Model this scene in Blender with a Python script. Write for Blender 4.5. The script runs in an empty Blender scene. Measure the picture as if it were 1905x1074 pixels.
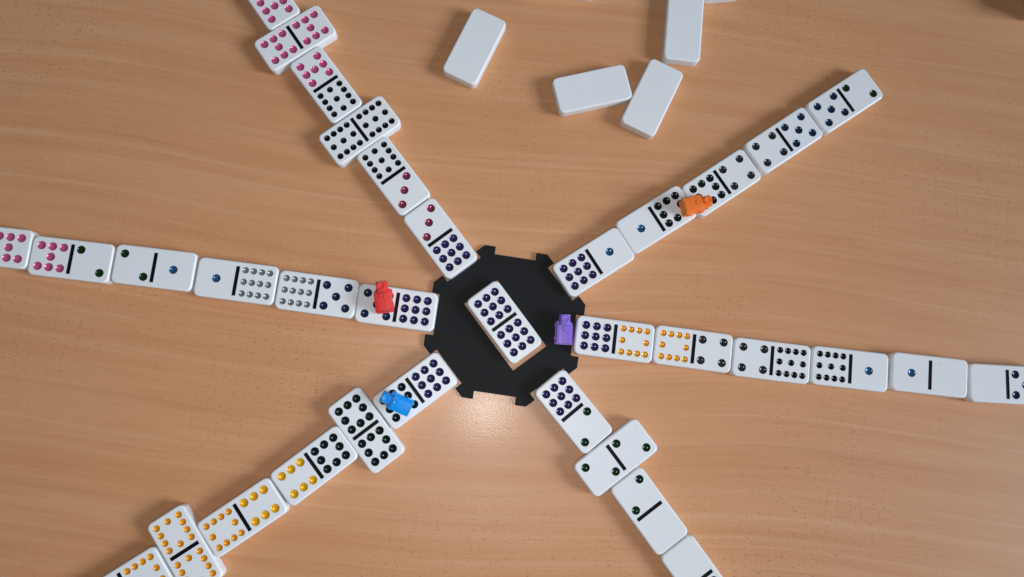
import bpy, bmesh, math, random
from mathutils import Vector, Matrix
from mathutils.geometry import delaunay_2d_cdt

random.seed(7)
MM = 0.001
scene = bpy.context.scene
col = scene.collection

# ------------------------------------------------------------------ camera
T = 8.5                                   # domino thickness, millimetres
cam_data = bpy.data.cameras.new('camera')
cam_data.sensor_width = 36.0
cam_data.lens = 1376.0 / 1905.0 * 36.0
cam_data.clip_start = 0.01
cam_data.clip_end = 50.0
cam = bpy.data.objects.new('camera', cam_data)
R = Matrix(((0.998959039836998, -0.00609213586577925, -0.045207550348762435),
            (0.0, 0.9910417995044782, -0.13355205589928454),
            (0.04561618931851941, 0.13341303352940637, 0.9900101644713242)))
cam.matrix_world = Matrix.Translation((0, 0, (463.259 + T) * MM)) @ R.to_4x4()
col.objects.link(cam)
scene.camera = cam
cam_data.dof.use_dof = True
cam_data.dof.focus_distance = 0.462
cam_data.dof.aperture_fstop = 11.0

# ------------------------------------------------------------------ light
world = bpy.data.worlds.new('World')
scene.world = world
world.use_nodes = True
bg = world.node_tree.nodes['Background']
bg.inputs['Color'].default_value = (0.76, 0.88, 1.0, 1)
bg.inputs['Strength'].default_value = 0.105

def area_lamp(name, loc, target, sx, sy, energy, color):
    d = bpy.data.lights.new(name, 'AREA')
    d.shape = 'RECTANGLE'; d.size = sx; d.size_y = sy
    d.energy = energy; d.color = color
    o = bpy.data.objects.new(name, d)
    o.location = loc
    o.rotation_euler = (Vector(target) - Vector(loc)).to_track_quat('-Z', 'Y').to_euler()
    col.objects.link(o)
    return o

az, el, dist = math.radians(-14), math.radians(29), 14.0
area_lamp('window_light', (math.cos(az) * math.cos(el) * dist, math.sin(az) * math.cos(el) * dist + 0.08, math.sin(el) * dist),
          (0.03, 0.08, 0), 5.0, 4.6, 1720.0, (0.76, 0.865, 1.0))
# small lamp added just above the camera for table glare and brighter centre
lamp = area_lamp('camera_side_lamp', (0.010, -0.023, 0.50), (0.010, -0.023, 0), 0.03, 0.03, 0.90, (1.0, 0.97, 0.95))
lamp.data.shape = 'DISK'

scene.view_settings.view_transform = 'Standard'
scene.view_settings.look = 'None'
scene.view_settings.gamma = 1.0
scene.view_settings.exposure = 0.10
scene.render.engine = 'CYCLES'

# ------------------------------------------------------------------ materials
def new_mat(name):
    m = bpy.data.materials.new(name); m.use_nodes = True
    return m, m.node_tree.nodes, m.node_tree.links, m.node_tree.nodes['Principled BSDF']

def plastic(name, rgb, rough=0.3, metallic=0.0, sss=0.0, coat=0.0, spec=0.5, radius=1.0):
    m, n, l, b = new_mat(name)
    b.inputs['Base Color'].default_value = (*rgb, 1)
    b.inputs['Roughness'].default_value = rough
    b.inputs['Metallic'].default_value = metallic
    b.inputs['Specular IOR Level'].default_value = spec
    b.inputs['Coat Weight'].default_value = coat
    b.inputs['Coat Roughness'].default_value = 0.12
    if sss:
        b.inputs['Subsurface Weight'].default_value = sss
        b.inputs['Subsurface Radius'].default_value = (radius, radius, radius)
        b.inputs['Subsurface Scale'].default_value = 0.0012
    return m

def wood_material():
    m, n, l, b = new_mat('beech_laminate')
    tc = n.new('ShaderNodeTexCoord')
    mp = n.new('ShaderNodeMapping'); mp.inputs['Rotation'].default_value = (0, 0, math.radians(6.0))
    l.new(tc.outputs['Object'], mp.inputs['Vector'])
    warp = n.new('ShaderNodeTexNoise'); warp.inputs['Scale'].default_value = 2.2; warp.inputs['Detail'].default_value = 0.5
    l.new(mp.outputs['Vector'], warp.inputs['Vector'])
    ws = n.new('ShaderNodeVectorMath'); ws.operation = 'MULTIPLY_ADD'
    ws.inputs[1].default_value = (0.0, 0.10, 0.0)
    l.new(warp.outputs['Color'], ws.inputs[0]); l.new(mp.outputs['Vector'], ws.inputs[2])

    def stretched(sx, sy, detail=3, rough=0.55, off=0.0):
        k = n.new('ShaderNodeMapping'); k.inputs['Scale'].default_value = (sx, sy, 1); k.inputs['Location'].default_value = (off, off * 1.7, 0)
        l.new(ws.outputs[0], k.inputs['Vector'])
        t = n.new('ShaderNodeTexNoise'); t.inputs['Scale'].default_value = 1.0
        t.inputs['Detail'].default_value = detail; t.inputs['Roughness'].default_value = rough
        l.new(k.outputs['Vector'], t.inputs['Vector'])
        return t
    def rng(sock, a, c, lo, hi):
        r = n.new('ShaderNodeMapRange'); r.inputs['From Min'].default_value = a; r.inputs['From Max'].default_value = c
        r.inputs['To Min'].default_value = lo; r.inputs['To Max'].default_value = hi
        l.new(sock, r.inputs['Value']); return r.outputs['Result']
    def math_(op, a, c):
        k = n.new('ShaderNodeMath'); k.operation = op
        for i, v in enumerate((a, c)):
            if isinstance(v, (int, float)): k.inputs[i].default_value = v
            else: l.new(v, k.inputs[i])
        return k.outputs[0]
    broad = stretched(3, 24, 3, 0.6)
    band = stretched(3.5, 85, 4, 0.62, 3.1)
    fine = stretched(18, 520, 3, 0.6, 5.3)
    v = math_('ADD', math_('MULTIPLY', broad.outputs['Fac'], 0.33), math_('MULTIPLY', band.outputs['Fac'], 0.40))
    v = math_('ADD', v, math_('MULTIPLY', fine.outputs['Fac'], 0.27))
    f = rng(v, 0.30, 0.70, 0.0, 1.0)
    ramp = n.new('ShaderNodeValToRGB')
    ramp.color_ramp.elements[0].color = (0.535, 0.228, 0.098, 1)
    ramp.color_ramp.elements[1].color = (0.660, 0.352, 0.180, 1)
    e = ramp.color_ramp.elements.new(0.5); e.color = (0.600, 0.291, 0.136, 1)
    l.new(f, ramp.inputs['Fac'])
    # thin darker vessel lines that follow the grain
    lines = stretched(2.2, 150, 2, 0.5, 9.7)
    lf = rng(lines.outputs['Fac'], 0.58, 0.72, 0.0, 0.10)
    # short pores
    def pores(sx, sy, th, seed):
        pk = n.new('ShaderNodeMapping'); pk.inputs['Scale'].default_value = (sx, sy, 1); pk.inputs['Location'].default_value = (seed, seed, 0)
        l.new(ws.outputs[0], pk.inputs['Vector'])
        vo = n.new('ShaderNodeTexVoronoi'); vo.voronoi_dimensions = '2D'; vo.inputs['Scale'].default_value = 1.0
        l.new(pk.outputs['Vector'], vo.inputs['Vector'])
        sep = n.new('ShaderNodeSeparateColor'); l.new(vo.outputs['Color'], sep.inputs['Color'])
        size = math_('MULTIPLY', sep.outputs[0], th)
        d = math_('SUBTRACT', size, vo.outputs['Distance'])
        return rng(d, 0.0, 0.11, 0.0, 1.0)
    p1 = pores(140, 430, 0.19, 2.0)
    p2 = pores(260, 850, 0.26, 7.0)
    dens = n.new('ShaderNodeTexNoise'); dens.inputs['Scale'].default_value = 7.0; dens.inputs['Detail'].default_value = 2
    l.new(ws.outputs[0], dens.inputs['Vector'])
    dm = rng(dens.outputs['Fac'], 0.40, 0.64, 0.05, 0.62)
    pf = math_('MULTIPLY', math_('MAXIMUM', p1, math_('MULTIPLY', p2, 0.6)), dm)
    tot = math_('MAXIMUM', pf, lf)
    mix = n.new('ShaderNodeMix'); mix.data_type = 'RGBA'; mix.inputs[7].default_value = (0.22, 0.085, 0.035, 1)
    pale = stretched(1.6, 210, 2, 0.5, 14.3)
    pm = n.new('ShaderNodeMix'); pm.data_type = 'RGBA'; pm.inputs[7].default_value = (0.74, 0.46, 0.27, 1)
    l.new(rng(pale.outputs['Fac'], 0.55, 0.74, 0.0, 0.24), pm.inputs[0]); l.new(ramp.outputs['Color'], pm.inputs[6])
    l.new(tot, mix.inputs[0]); l.new(pm.outputs[2], mix.inputs[6])
    l.new(mix.outputs[2], b.inputs['Base Color'])
    b.inputs['Roughness'].default_value = 0.42
    b.inputs['Specular IOR Level'].default_value = 0.42
    b.inputs['Coat Weight'].default_value = 0.13
    b.inputs['Coat Roughness'].default_value = 0.17
    # embossed laminate grain
    g = n.new('ShaderNodeTexNoise'); g.inputs['Scale'].default_value = 900; g.inputs['Detail'].default_value = 2
    l.new(tc.outputs['Object'], g.inputs['Vector'])
    g2 = n.new('ShaderNodeMath'); g2.operation = 'SUBTRACT'; l.new(g.outputs['Fac'], g2.inputs[0]); l.new(math_('MULTIPLY', pf, 0.8), g2.inputs[1])
    bp = n.new('ShaderNodeBump'); bp.inputs['Strength'].default_value = 0.105; bp.inputs['Distance'].default_value = 0.0003
    l.new(g2.outputs[0], bp.inputs['Height']); l.new(bp.outputs['Normal'], b.inputs['Normal'])
    cb = n.new('ShaderNodeBump'); cb.inputs['Strength'].default_value = 0.16; cb.inputs['Distance'].default_value = 0.0003
    l.new(g2.outputs[0], cb.inputs['Height']); l.new(cb.outputs['Normal'], b.inputs['Coat Normal'])
    return m

def ivory_material():
    m, n, l, b = new_mat('white_domino_plastic')
    tc = n.new('ShaderNodeTexCoord'); oi = n.new('ShaderNodeObjectInfo')
    ad = n.new('ShaderNodeVectorMath'); ad.operation = 'MULTIPLY_ADD'; ad.inputs[1].default_value = (9, 5, 3)
    l.new(oi.outputs['Random'], ad.inputs[0]); l.new(tc.outputs['Object'], ad.inputs[2])
    t = n.new('ShaderNodeTexNoise'); t.inputs['Scale'].default_value = 60; t.inputs['Detail'].default_value = 4
    l.new(ad.outputs[0], t.inputs['Vector'])
    r = n.new('ShaderNodeMapRange'); r.inputs['From Min'].default_value = 0.35; r.inputs['From Max'].default_value = 0.75
    r.inputs['To Min'].default_value = 0; r.inputs['To Max'].default_value = 1
    l.new(t.outputs['Fac'], r.inputs['Value'])
    mix = n.new('ShaderNodeMix'); mix.data_type = 'RGBA'
    mix.inputs[6].default_value = (0.80, 0.815, 0.84, 1); mix.inputs[7].default_value = (0.79, 0.795, 0.80, 1)
    rv = n.new('ShaderNodeMath'); rv.operation = 'MULTIPLY_ADD'; rv.inputs[1].default_value = 0.9; rv.use_clamp = True
    l.new(oi.outputs['Random'], rv.inputs[0]); l.new(r.outputs['Result'], rv.inputs[2]); l.new(rv.outputs[0], mix.inputs[0])
    # a few scuffs
    s = n.new('ShaderNodeTexNoise'); s.inputs['Scale'].default_value = 170; s.inputs['Detail'].default_value = 5; s.inputs['Distortion'].default_value = 1.2
    l.new(ad.outputs[0], s.inputs['Vector'])
    sr = n.new('ShaderNodeMapRange'); sr.inputs['From Min'].default_value = 0.715; sr.inputs['From Max'].default_value = 0.80
    sr.inputs['To Max'].default_value = 0.35; l.new(s.outputs['Fac'], sr.inputs['Value'])
    mix2 = n.new('ShaderNodeMix'); mix2.data_type = 'RGBA'; mix2.inputs[7].default_value = (0.35, 0.33, 0.32, 1)
    l.new(sr.outputs['Result'], mix2.inputs[0]); l.new(mix.outputs[2], mix2.inputs[6])
    l.new(mix2.outputs[2], b.inputs['Base Color'])
    rr = n.new('ShaderNodeMapRange'); rr.inputs['To Min'].default_value = 0.30; rr.inputs['To Max'].default_value = 0.42
    l.new(t.outputs['Fac'], rr.inputs['Value']); l.new(rr.outputs['Result'], b.inputs['Roughness'])
    b.inputs['Subsurface Weight'].default_value = 0.35
    b.inputs['Subsurface Radius'].default_value = (1.0, 0.95, 0.9)
    b.inputs['Subsurface Scale'].default_value = 0.0012
    return m

def hub_material():
    m, n, l, b = new_mat('black_hub_foam')
    tc = n.new('ShaderNodeTexCoord')
    t = n.new('ShaderNodeTexNoise'); t.inputs['Scale'].default_value = 1600; t.inputs['Detail'].default_value = 2
    l.new(tc.outputs['Object'], t.inputs['Vector'])
    bp = n.new('ShaderNodeBump'); bp.inputs['Strength'].default_value = 0.3; bp.inputs['Distance'].default_value = 0.0002
    l.new(t.outputs['Fac'], bp.inputs['Height']); l.new(bp.outputs['Normal'], b.inputs['Normal'])
    s = n.new('ShaderNodeTexNoise'); s.inputs['Scale'].default_value = 420; s.inputs['Detail'].default_value = 3
    l.new(tc.outputs['Object'], s.inputs['Vector'])
    r = n.new('ShaderNodeMapRange'); r.inputs['From Min'].default_value = 0.72; r.inputs['From Max'].default_value = 0.80; l.new(s.outputs['Fac'], r.inputs['Value'])
    mix = n.new('ShaderNodeMix'); mix.data_type = 'RGBA'
    mix.inputs[6].default_value = (0.0075, 0.0080, 0.0092, 1); mix.inputs[7].default_value = (0.05, 0.05, 0.05, 1)
    l.new(r.outputs['Result'], mix.inputs[0]); l.new(mix.outputs[2], b.inputs['Base Color'])
    b.inputs['Roughness'].default_value = 0.62
    b.inputs['Specular IOR Level'].default_value = 0.18
    return m

MAT_WOOD = wood_material()
MAT_WHITE = ivory_material()
MAT_HUB = hub_material()
MAT_BAR = plastic('black_divider_paint', (0.003, 0.003, 0.004), 0.5, spec=0.12)
PIP_MAT = {
    1: plastic('blue_pip_paint', (0.032, 0.105, 0.230), 0.17, 0.35, spec=0.4),
    2: plastic('green_pip_paint', (0.004, 0.026, 0.007), 0.15, 0.0, spec=0.3),
    3: plastic('maroon_pip_paint', (0.285, 0.052, 0.095), 0.20, 0.45, spec=0.4),
    4: plastic('charcoal_pip_paint', (0.026, 0.025, 0.024), 0.17, 0.15, spec=0.4),
    5: plastic('navy_pip_paint', (0.009, 0.024, 0.065), 0.16, 0.2, spec=0.4),
    6: plastic('yellow_pip_paint', (0.80, 0.40, 0.015), 0.22, 0.15, spec=0.4),
    7: plastic('pink_pip_paint', (0.66, 0.120, 0.260), 0.20, 0.45, spec=0.5),
    8: plastic('bottle_green_pip_paint', (0.003, 0.010, 0.008), 0.14, 0.0, spec=0.35),
    9: plastic('purple_pip_paint', (0.030, 0.022, 0.088), 0.14, 0.3, spec=0.5),
    10: plastic('orange_pip_paint', (0.78, 0.315, 0.018), 0.22, 0.15, spec=0.4),
    11: plastic('black_pip_paint', (0.003, 0.003, 0.0035), 0.14, 0.0, spec=0.3),
    12: plastic('silver_pip_paint', (0.25, 0.29, 0.29), 0.22, 0.45, spec=0.5),
}
TOKEN_MAT = {
    'red': plastic('red_token_plastic', (0.80, 0.045, 0.045), 0.32, sss=0.6),
    'blue': plastic('blue_token_plastic', (0.001, 0.33, 0.95), 0.18, sss=0.5, coat=0.4),
    'purple': plastic('purple_token_plastic', (0.27, 0.16, 0.64), 0.26, sss=0.5),
    'orange': plastic('orange_token_plastic', (0.95, 0.225, 0.035), 0.30, sss=0.6),
}

# ------------------------------------------------------------------ mesh helpers
def link_mesh(name, mesh, mat, parent=None):
    o = bpy.data.objects.new(name, mesh)
    if mat and not mesh.materials: mesh.materials.append(mat)
    col.objects.link(o)
    if parent: o.parent = parent
    return o

def tag(o, label, category=None, group=None, kind=None):
    o['label'] = label
    if category: o['category'] = category
    if group: o['group'] = group
    if kind: o['kind'] = kind

def from_bm(name, bm, smooth_angle=None):
    me = bpy.data.meshes.new(name)
    bmesh.ops.recalc_face_normals(bm, faces=bm.faces)
    if smooth_angle is not None:
        for f in bm.faces: f.smooth = True
        for e in bm.edges:
            e.smooth = len(e.link_faces) == 2 and e.calc_face_angle(0) < smooth_angle
    bm.to_mesh(me); bm.free()
    return me

def rounded_loop(hx, hy, r, n=7):
    pts = []
    for cx, cy, a0 in ((hx - r, hy - r, 0), (-hx + r, hy - r, 90), (-hx + r, -hy + r, 180), (hx - r, -hy + r, 270)):
        for i in range(n + 1):
            a = math.radians(a0 + 90.0 * i / n)
            pts.append((cx + r * math.cos(a), cy + r * math.sin(a)))
    return pts

# ------------------------------------------------------------------ domino layout constants (mm)
LEN, WID = 50.0, 24.8
UC, SU, SV = 12.1, 6.785, 6.549
HB, BARW = 9.316, 1.15
D4, SV4, UC4 = 5.064, 7.356, 12.47
R_BIG, R_SMALL = 2.62, 2.02
EDGE, CORNER = 1.25, 3.7

def half_pips(k):
    """pip positions of one half, u outward from the divider, v to the left"""
    if k == 0: return [], R_BIG
    if k <= 9:
        sel = {1: [(0, 0)], 2: [(-1, 1), (1, -1)], 3: [(-1, 1), (0, 0), (1, -1)],
               4: [(-1, 1), (1, 1), (-1, -1), (1, -1)], 5: [(-1, 1), (1, 1), (-1, -1), (1, -1), (0, 0)],
               6: [(i, j) for j in (1, -1) for i in (-1, 0, 1)],
               7: [(i, j) for j in (1, -1) for i in (-1, 0, 1)] + [(0, 0)],
               8: [(i, j) for j in (1, 0, -1) for i in (-1, 0, 1) if (i, j) != (0, 0)],
               9: [(i, j) for j in (1, 0, -1) for i in (-1, 0, 1)]}[k]
        return [(UC + i * SU, j * SV) for i, j in sel], R_BIG
    rows = [(i, j) for j in (1, -1) for i in (-1.5, -.5, .5, 1.5)]
    mid = {10: [-1.5, 1.5], 11: [-1.5, 0, 1.5], 12: [-1.5, -.5, .5, 1.5]}[k]
    rows += [(i, 0) for i in mid]
    return [(UC4 + i * D4, j * SV4) for i, j in rows], R_SMALL

SEG = 24
def circle(cx, cy, r, n=SEG):
    return [(cx + r * math.cos(2 * math.pi * i / n), cy + r * math.sin(2 * math.pi * i / n)) for i in range(n)]

def domino_mesh(pips, bar):
    """solid domino with real round recesses for the pips and a slot for the divider"""
    hx, hy = LEN / 2, WID / 2
    verts, faces, flat = [], [], []
    def ring(pts, z):
        s = len(verts); verts.extend((x * MM, y * MM, z * MM) for x, y in pts); return list(range(s, s + len(pts)))
    # profile of the outer skin, top rim down to bottom rim
    prof = [(EDGE * (1 - math.sin(a)), T - EDGE * (1 - math.cos(a))) for a in [math.radians(15 * i) for i in range(7)]]
    be = 0.9
    prof += [(be * (1 - math.cos(a)), be * (1 - math.sin(a))) for a in [math.radians(22.5 * i) for i in range(5)]]
    rings = [ring(rounded_loop(hx - d, hy - d, CORNER - d), z) for d, z in prof]
    for a, b in zip(rings, rings[1:]):
        n = len(a)
        for i in range(n):
            faces.append((a[i], b[i], b[(i + 1) % n], a[(i + 1) % n])); flat.append(False)
    faces.append(tuple(reversed(rings[-1]))); flat.append(True)
    # top face with holes
    pts = list(rounded_loop(hx - EDGE, hy - EDGE, CORNER - EDGE))
    edges = [(i, (i + 1) % len(pts)) for i in range(len(pts))]
    idx = list(rings[0])
    holes = []
    for (cx, cy, r) in pips:
        s = len(pts); c = circle(cx, cy, r); pts += c; idx += ring(c, T)
        edges += [(s + i, s + (i + 1) % SEG) for i in range(SEG)]
        holes.append(('c', cx, cy, r))
    if bar:
        s = len(pts); c = [(-BARW, bar[0]), (BARW, bar[0]), (BARW, bar[1]), (-BARW, bar[1])]
        pts += c; idx += ring(c, T); edges += [(s + i, s + (i + 1) % 4) for i in range(4)]
    ov, oe, of, orig, _, _ = delaunay_2d_cdt([Vector(p) for p in pts], edges, [], 0, 1e-7)
    for f in of:
        c = sum((ov[i] for i in f), Vector((0, 0))) / len(f)
        if any((c.x - h[1]) ** 2 + (c.y - h[2]) ** 2 < (h[3] * 0.995) ** 2 for h in holes): continue
        if bar and abs(c.x) < BARW and bar[0] < c.y < bar[1]: continue
        tri = [idx[orig[i][0]] for i in f]
        faces.append(tuple(tri)); flat.append(True)
    me = bpy.data.meshes.new('domino_body')
    me.from_pydata(verts, [], faces)
    me.polygons.foreach_set('use_smooth', [not x for x in flat])
    me.update()
    return me

def pip_mesh(r):
    """painted bowl pressed into the face"""
    bm = bmesh.new()
    th = math.radians(36); rs = r / math.sin(th)
    prev = None
    depth = 0.04
    levels = [(r, 0.0), (r * 0.992, -0.05)]
    for k in range(1, 7):
        a = th * (1 - k / 7.0)
        levels.append((rs * math.sin(a), -0.05 - (rs * math.cos(a) - rs * math.cos(th))))
    for rad, z in levels:
        cur = [bm.verts.new((x * MM, y * MM, z * MM)) for x, y in circle(0, 0, rad)]
        if prev:
            for i in range(SEG): bm.faces.new((prev[i], cur[i], cur[(i + 1) % SEG], prev[(i + 1) % SEG]))
        prev = cur
    c = bm.verts.new((0, 0, (-0.05 - (rs - rs * math.cos(th))) * MM))
    for i in range(SEG): bm.faces.new((prev[i], c, prev[(i + 1) % SEG]))
    me = bpy.data.meshes.new('pip_bowl')
    for f in bm.faces: f.smooth = True; 
    bm.normal_update()
    for f in bm.faces:
        if f.normal.z < 0: f.normal_flip()
    bm.to_mesh(me); bm.free()
    return me

def bar_mesh(bar):
    """black trough with sloped walls"""
    bm = bmesh.new()
    lv = [(0, 0), (0.05, -0.22), (0.28, -0.42)]
    prev = None
    for d, z in lv:
        cur = [bm.verts.new((x * MM, y * MM, z * MM)) for x, y in
               [(-BARW + d, bar[0] + d), (BARW - d, bar[0] + d), (BARW - d, bar[1] - d), (-BARW + d, bar[1] - d)]]
        if prev:
            for i in range(4): bm.faces.new((prev[i], prev[(i + 1) % 4], cur[(i + 1) % 4], cur[i]))
        prev = cur
    bm.faces.new(prev)
    bm.normal_update()
    for f in bm.faces:
        if f.normal.z < 0: f.normal_flip()
    me = bpy.data.meshes.new('divider'); bm.to_mesh(me); bm.free()
    return me

# ------------------------------------------------------------------ table
def build_table():
    bm = bmesh.new()
    x0, x1, y0, y1, th = -0.62, 0.74, -0.42, 0.62, 0.025
    vs = [bm.verts.new((x, y, z)) for z in (-th, 0) for x, y in ((x0, y0), (x1, y0), (x1, y1), (x0, y1))]
    for f in ((3, 2, 1, 0), (4, 5, 6, 7), (0, 1, 5, 4), (1, 2, 6, 5), (2, 3, 7, 6), (3, 0, 4, 7)):
        bm.faces.new([vs[i] for i in f])
    bmesh.ops.bevel(bm, geom=list(bm.edges), offset=0.002, segments=3, affect='EDGES')
    o = link_mesh('table_top', from_bm('table_top', bm, math.radians(30)), MAT_WOOD)
    tag(o, 'light brown beech wood table top under all the dominoes', 'table', kind='structure')
build_table()

# ------------------------------------------------------------------ hub
HUB_T = 2.2
HUB_C = (17.13, 40.03)
def build_hub():
    outline = []
    for k in range(8):
        a = math.radians(81.7 - 45 * k)
        n = (math.cos(a), math.sin(a)); t = (-math.sin(a), math.cos(a))
        def pt(u, v): return (n[0] * u + t[0] * v, n[1] * u + t[1] * v)
        outline += [pt(49.2, 13.35), pt(44.15, 13.35), pt(44.15, -13.35), pt(49.2, -13.35)]
        b = a - math.radians(22.5)
        outline.append((53.2 * math.cos(b), 53.2 * math.sin(b)))
    a = math.radians(-53.6); d = (math.cos(a), math.sin(a)); t = (-d[1], d[0])
    hole = [(d[0] * u + t[0] * v, d[1] * u + t[1] * v) for u, v in ((-26.45, -13.2), (26.45, -13.2), (26.45, 13.2), (-26.45, 13.2))]
    pts = outline + hole
    n = len(outline)
    edges = [(i, (i + 1) % n) for i in range(n)] + [(n + i, n + (i + 1) % 4) for i in range(4)]
    ov, oe, of, orig, _, _ = delaunay_2d_cdt([Vector(p) for p in pts], edges, [], 0, 1e-7)
    def inside(p, poly):
        c = False
        for i in range(len(poly)):
            (x1, y1), (x2, y2) = poly[i], poly[i - 1]
            if (y1 > p[1]) != (y2 > p[1]) and p[0] < (x2 - x1) * (p[1] - y1) / (y2 - y1) + x1: c = not c
        return c
    bm = bmesh.new()
    e = 0.35                                         # softened cut edge
    top = [bm.verts.new((x * MM, y * MM, HUB_T * MM)) for x, y in pts]
    bot = [bm.verts.new((x * MM, y * MM, 0.05 * MM)) for x, y in pts]
    for f in of:
        c = sum((ov[i] for i in f), Vector((0, 0))) / 3
        if not inside(c, outline) or inside(c, hole): continue
        tri = [orig[i][0] for i in f]
        bm.faces.new([top[i] for i in tri]); bm.faces.new([bot[i] for i in reversed(tri)])
    for i, j in edges:
        bm.faces.new((top[i], top[j], bot[j], bot[i]))
    bmesh.ops.recalc_face_normals(bm, faces=bm.faces)
    rim = [ed for ed in bm.edges if all(v.co.z > 0.001 for v in ed.verts) and any(abs(f.normal.z) < 0.5 for f in ed.link_faces)]
    bmesh.ops.bevel(bm, geom=rim, offset=e * MM, segments=2, affect='EDGES')
    o = link_mesh('domino_hub', from_bm('domino_hub', bm, math.radians(50)), MAT_HUB)
    o.location = (HUB_C[0] * MM, HUB_C[1] * MM, 0)
    tag(o, 'flat black notched octagonal hub plate in the middle of the table', 'game hub')
build_hub()

# ------------------------------------------------------------------ dominoes
WORD = {0: 'blank', 1: 'one blue', 2: 'two green', 3: 'three maroon', 4: 'four charcoal', 5: 'five navy', 6: 'six yellow',
        7: 'seven pink', 8: 'eight blackish green', 9: 'nine purple', 10: 'ten orange', 11: 'eleven black', 12: 'twelve silver'}
PIP_MESH = {k: pip_mesh(R_BIG if k <= 9 else R_SMALL) for k in range(1, 13)}
FULL_BAR = (-HB, HB)
BAR_MESH = bar_mesh(FULL_BAR)

def build_domino(a, b, x, y, t, label, group, bar=FULL_BAR):
    root = bpy.data.objects.new('domino', None)
    root.empty_display_size = 0.01
    col.objects.link(root)
    root.location = (x * MM, y * MM, 0.00005); root.rotation_euler = (0, 0, t)
    tag(root, label, 'domino', group)
    pa, ra = half_pips(a); pb, rb = half_pips(b)
    pips = [(u, v, ra) for u, v in pa] + [(-u, -v, rb) for u, v in pb]
    link_mesh('tile_body', domino_mesh(pips, bar), MAT_WHITE, root)
    bm_ = BAR_MESH if bar == FULL_BAR else bar_mesh(bar)
    o = link_mesh('divider', bm_, MAT_BAR, root); o.location = (0, 0, T * MM)
    for lst, k, s in ((pa, a, 1), (pb, b, -1)):
        for u, v in lst:
            o = link_mesh('pip', PIP_MESH[k], PIP_MAT[k], root)
            o.location = (s * u * MM, s * v * MM, T * MM)
    return root

G = 'face up dominoes laid in trains'
DOMINOES = [
    (7, 5, -141.8164, 258.7143, -0.9628, 'white domino cut by the top edge, seven pink pips touching the double seven'),
    (7, 7, -121.0093, 227.2938, 0.6052, 'white double domino with two sets of seven pink pips, lying crosswise'),
    (7, 11, -99.9866, 195.7777, 2.2163, 'white domino with seven pink and eleven black pips'),
    (11, 11, -77.307, 165.298, 0.6425, 'white double domino with two sets of eleven black pips, lying crosswise'),
    (11, 3, -55.0815, 135.1445, 2.2225, 'white domino with eleven black and three maroon pips'),
    (3, 9, -24.5483, 94.8278, 2.216, 'white domino with three maroon and nine purple pips, end in the hub'),
    (5, 7, -302.25, 87.4751, 3.0354, 'white domino cut by the left edge, showing seven pink pips'),
    (7, 2, -252.361, 79.181, 3.0291, 'white domino with seven pink and two green pips near the left edge'),
    (2, 1, -201.6233, 74.2863, 3.0262, 'white domino with two green pips and one blue pip'),
    (1, 12, -151.0311, 66.2487, 3.0162, 'white domino with one blue pip and twelve silver pips'),
    (12, 5, -100.9067, 58.2236, 3.0087, 'white domino with twelve silver and five navy pips'),
    (5, 9, -51.348, 50.2059, 3.0079, 'white domino with five navy and nine purple pips under the red train token'),
    (9, 8, -38.8598, -1.3744, 0.6435, 'white domino with nine purple and eight dark pips under the blue train token'),
    (8, 8, -68.3776, -25.361, 2.2207, 'white double domino with two sets of eight blackish green pips, lying crosswise'),
    (8, 6, -98.9689, -46.5224, 0.6494, 'white domino with eight blackish green and six yellow pips'),
    (6, 10, -140.3438, -76.54, 0.5945, 'white domino with six yellow and ten orange pips'),
    (10, 10, -172.9726, -95.5089, 2.1457, 'white double domino with two sets of ten orange pips, lying crosswise'),
    (10, 7, -205.7031, -115.6164, 0.5625, 'white domino cut by the bottom edge, orange pips touching the double ten'),
    (9, 2, 59.4629, -14.3444, 2.2541, 'white domino with nine purple and two green pips, end in the hub'),
    (2, 2, 85.4916, -42.454, 0.6411, 'white double domino with two green pips on each half, lying crosswise'),
    (2, 0, 105.57, -74.6779, 2.2011, 'white domino with two green pips and one blank half'),
    (0, 8, 135.58, -115.39, 2.193, 'white domino cut by the bottom edge, its blank half in view'),
    (9, 10, 85.9874, 30.7147, 3.0152, 'white domino with nine purple and ten orange pips beside the purple train token'),
    (10, 4, 136.0854, 24.6739, 3.0098, 'white domino with ten orange and four charcoal pips'),
    (4, 11, 186.2327, 17.3413, 3.023, 'white domino with four charcoal and eleven black pips'),
    (11, 1, 236.7571, 12.2186, 3.0297, 'white domino with eleven black pips and one blue pip'),
    (1, 0, 288.7103, 8.3467, 3.0318, 'white domino with one blue pip and one blank half'),
    (0, 5, 339.3045, 2.439, 3.0883, 'white domino cut by the right edge, blank half and navy pips'),
    (9, 1, 73.5608, 80.1081, -2.5739, 'white domino with nine purple pips and one blue pip, end in the hub'),
    (1, 8, 114.8245, 108.4802, -2.5794, 'white domino with one blue and eight dark pips under the orange token\'s back end'),
    (8, 4, 158.7202, 133.4837, -2.5554, 'white domino with eight dark and four charcoal pips under the orange token\'s front end'),
    (4, 5, 201.5575, 163.0222, -2.5526, 'white domino with four charcoal and five navy pips'),
    (5, 2, 244.6569, 191.126, -2.5582, 'white domino with five navy and two green pips, free end at upper right'),
    (9, 9, 16.2987, 41.264, 2.2106, 'white double domino with two sets of nine purple pips inside the black hub'),
]
for a, b, x, y, t, lab in DOMINOES:
    build_domino(a, b, x, y, t, lab, G, (-7.4, HB) if (a, b) == (9, 2) else FULL_BAR)

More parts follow.
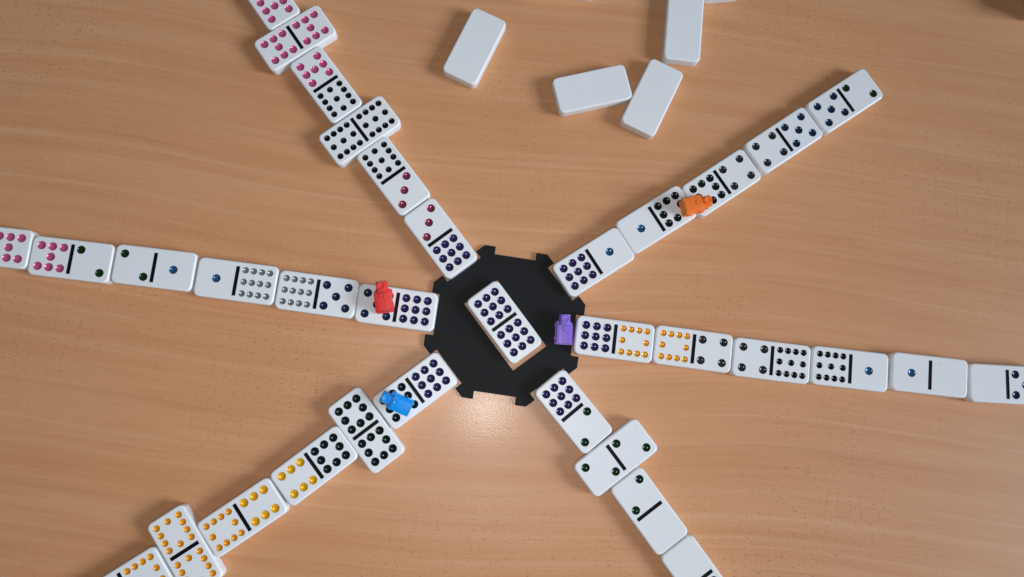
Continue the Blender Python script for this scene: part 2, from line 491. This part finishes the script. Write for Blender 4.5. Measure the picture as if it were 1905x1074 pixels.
BLANK = domino_mesh([], None)
GB = 'plain white dominoes lying face down'
for x, y, t, lab in [
    (-3.63, 224.17, -2.0116, 'plain white face down domino lying alone, leftmost of the face down ones'),
    (74.29, 196.25, -2.9053, 'plain white face down domino lying nearly level, corner touching its slanted neighbour'),
    (114.31, 191.06, -2.0265, 'plain white face down domino, slanted, lowest of those at the top'),
    (137.09, 241.69, 1.4707, 'plain white face down domino standing nearly upright in the picture at the top edge'),
    (161.7, 287.4, 1.692, 'plain white face down domino, only its end showing at the top edge, rightmost'),
    (52.6, 275.4, -0.056, 'plain white face down domino, only a thin sliver showing at the top edge'),
]:
    o = link_mesh('domino', BLANK, MAT_WHITE)
    o.location = (x * MM, y * MM, 0.00005); o.rotation_euler = (0, 0, t)
    tag(o, lab, 'domino', GB)
# a tile stood on its long edge at the far right corner
o = link_mesh('domino', BLANK, MAT_WHITE)
o.rotation_euler = (math.radians(90), 0, math.radians(90))
o.location = (381.7 * MM, (254.0 + 25) * MM, WID / 2 * MM)
tag(o, 'white domino standing on edge, just its corner showing at the top right', 'domino', 'dominoes standing on edge')

# ------------------------------------------------------------------ train tokens
def add_box(bm, x0, x1, y0, y1, z0, z1, bev=0.35, seg=2, taper=0.0):
    vs = [bm.verts.new((x, y * (1 - taper * (z > z0)), z)) for z in (z0, z1) for x, y in ((x0, y0), (x1, y0), (x1, y1), (x0, y1))]
    fs = [bm.faces.new([vs[i] for i in f]) for f in ((3, 2, 1, 0), (4, 5, 6, 7), (0, 1, 5, 4), (1, 2, 6, 5), (2, 3, 7, 6), (3, 0, 4, 7))]
    if bev:
        es = list({e for f in fs for e in f.edges})
        bmesh.ops.bevel(bm, geom=es, offset=bev, segments=seg, affect='EDGES')

def add_lathe(bm, profile, mat, n=24):
    """profile of (radius, height); mat places it"""
    prev = None
    for r, z in profile:
        cur = [bm.verts.new(mat @ Vector((r * math.cos(2 * math.pi * i / n), r * math.sin(2 * math.pi * i / n), z))) for i in range(n)]
        if prev:
            for i in range(n): bm.faces.new((prev[i], prev[(i + 1) % n], cur[(i + 1) % n], cur[i]))
        else: bm.faces.new(list(reversed(cur)))
        prev = cur
    bm.faces.new(prev)

def finish(name, bm):
    bmesh.ops.scale(bm, vec=(MM, MM, MM), verts=bm.verts)
    return from_bm(name, bm, math.radians(38))

def token_meshes():
    M = {}
    bm = bmesh.new(); add_box(bm, -9.6, 5.2, -5.2, 5.2, 1.0, 3.4, 0.4); M['chassis'] = finish('chassis', bm)
    bm = bmesh.new()
    # boxy smokebox with chamfered shoulders, run back under the cab
    sec = [(-3.4, 1.6), (3.4, 1.6), (3.5, 7.6), (2.3, 9.4), (-2.3, 9.4), (-3.5, 7.6)]
    r0 = [bm.verts.new((-1.0, y, z)) for y, z in sec]; r1 = [bm.verts.new((9.5 - (0.5 if z > 8 else 0), y, z)) for y, z in sec]
    for i in range(6): bm.faces.new((r0[i], r0[(i + 1) % 6], r1[(i + 1) % 6], r1[i]))
    bm.faces.new(r0); bm.faces.new(list(reversed(r1)))
    bmesh.ops.bevel(bm, geom=list(bm.edges), offset=0.3, segments=2, affect='EDGES')
    M['boiler'] = finish('boiler', bm)
    bm = bmesh.new()
    add_lathe(bm, [(2.3, 9.0), (2.3, 10.0), (2.6, 10.5), (2.6, 11.1), (2.4, 11.35), (1.9, 11.35), (1.7, 11.0), (0.3, 10.9)], Matrix.Translation((6.3, 0, 0)))
    M['smokestack'] = finish('smokestack', bm)
    bm = bmesh.new(); add_box(bm, -8.7, 0.8, -4.3, 4.3, 3.2, 10.2, 0.4); add_box(bm, -8.9, 4.6, -4.85, 4.85, 3.2, 7.6, 0.45); M['cab'] = finish('cab', bm)
    bm = bmesh.new()
    # roof: gently arched slab with a thicker rear lip
    n = 8; prof = [(-4.9 + 9.8 * i / n, 10.0 + 0.45 * (1 - (2 * i / n - 1) ** 4)) for i in range(n + 1)]
    ring0, ring1 = [], []
    for xx, ring in ((-9.7, ring0), (1.9, ring1)):
        ring += [bm.verts.new((xx, y, z + 0.9)) for y, z in prof] + [bm.verts.new((xx, y, z)) for y, z in reversed(prof)]
    k = len(ring0)
    for i in range(k): bm.faces.new((ring0[i], ring0[(i + 1) % k], ring1[(i + 1) % k], ring1[i]))
    bm.faces.new(ring0); bm.faces.new(list(reversed(ring1)))
    add_box(bm, -10.0, -8.8, -5.1, 5.1, 9.9, 11.3, 0.3)
    M['roof'] = finish('roof', bm)
    bm = bmesh.new()
    add_lathe(bm, [(1.7, 11.0), (1.7, 11.6), (1.55, 11.85), (1.25, 11.85), (1.05, 11.6), (0.3, 11.55)], Matrix.Translation((-0.2, 0, 0)))
    M['steam_dome'] = finish('steam_dome', bm)
    bm = bmesh.new()
    add_lathe(bm, [(2.0, -0.5), (2.2, -0.3), (2.2, 0.3), (2.0, 0.5), (1.5, 0.5), (1.4, 0.3), (0.3, 0.3)], Matrix.Rotation(math.radians(90), 4, 'X'))
    M['wheel'] = finish('wheel', bm)
    return M

TOKENS = [('red', -58.9, 55.8, T, 1.707, 'small red plastic train token on the five navy pips, left of the hub'),
          ('blue', -49.5, -8.5, T, 2.731, 'small bright blue plastic train token on a domino lower left of the hub'),
          ('purple', 54.0, 36.9, HUB_T, 1.504, 'small purple plastic train token standing on the black hub'),
          ('orange', 139.5, 116.9, T, 0.271, 'small orange plastic train token lying across two dominoes at upper right')]
for cname, x, y, z, t, lab in TOKENS:
    M = token_meshes()
    root = bpy.data.objects.new('train_token', None); root.empty_display_size = 0.01
    col.objects.link(root)
    root.location = (x * MM, y * MM, z * MM + 0.0001); root.rotation_euler = (0, 0, t)
    tag(root, lab, 'train token', 'plastic train tokens')
    mat = TOKEN_MAT[cname]
    for part in ('chassis', 'boiler', 'smokestack', 'steam_dome'):
        link_mesh(part, M[part], mat, root)
    cab = link_mesh('cab', M['cab'], mat, root)
    link_mesh('roof', M['roof'], mat, cab)
    for wx in (-5.6, 2.6):
        for wy in (-5.0, 5.0):
            w = link_mesh('wheel', M['wheel'], mat, root); w.location = (wx * MM, wy * MM, 2.2 * MM)
            if wy > 0: w.rotation_euler = (0, 0, math.pi)
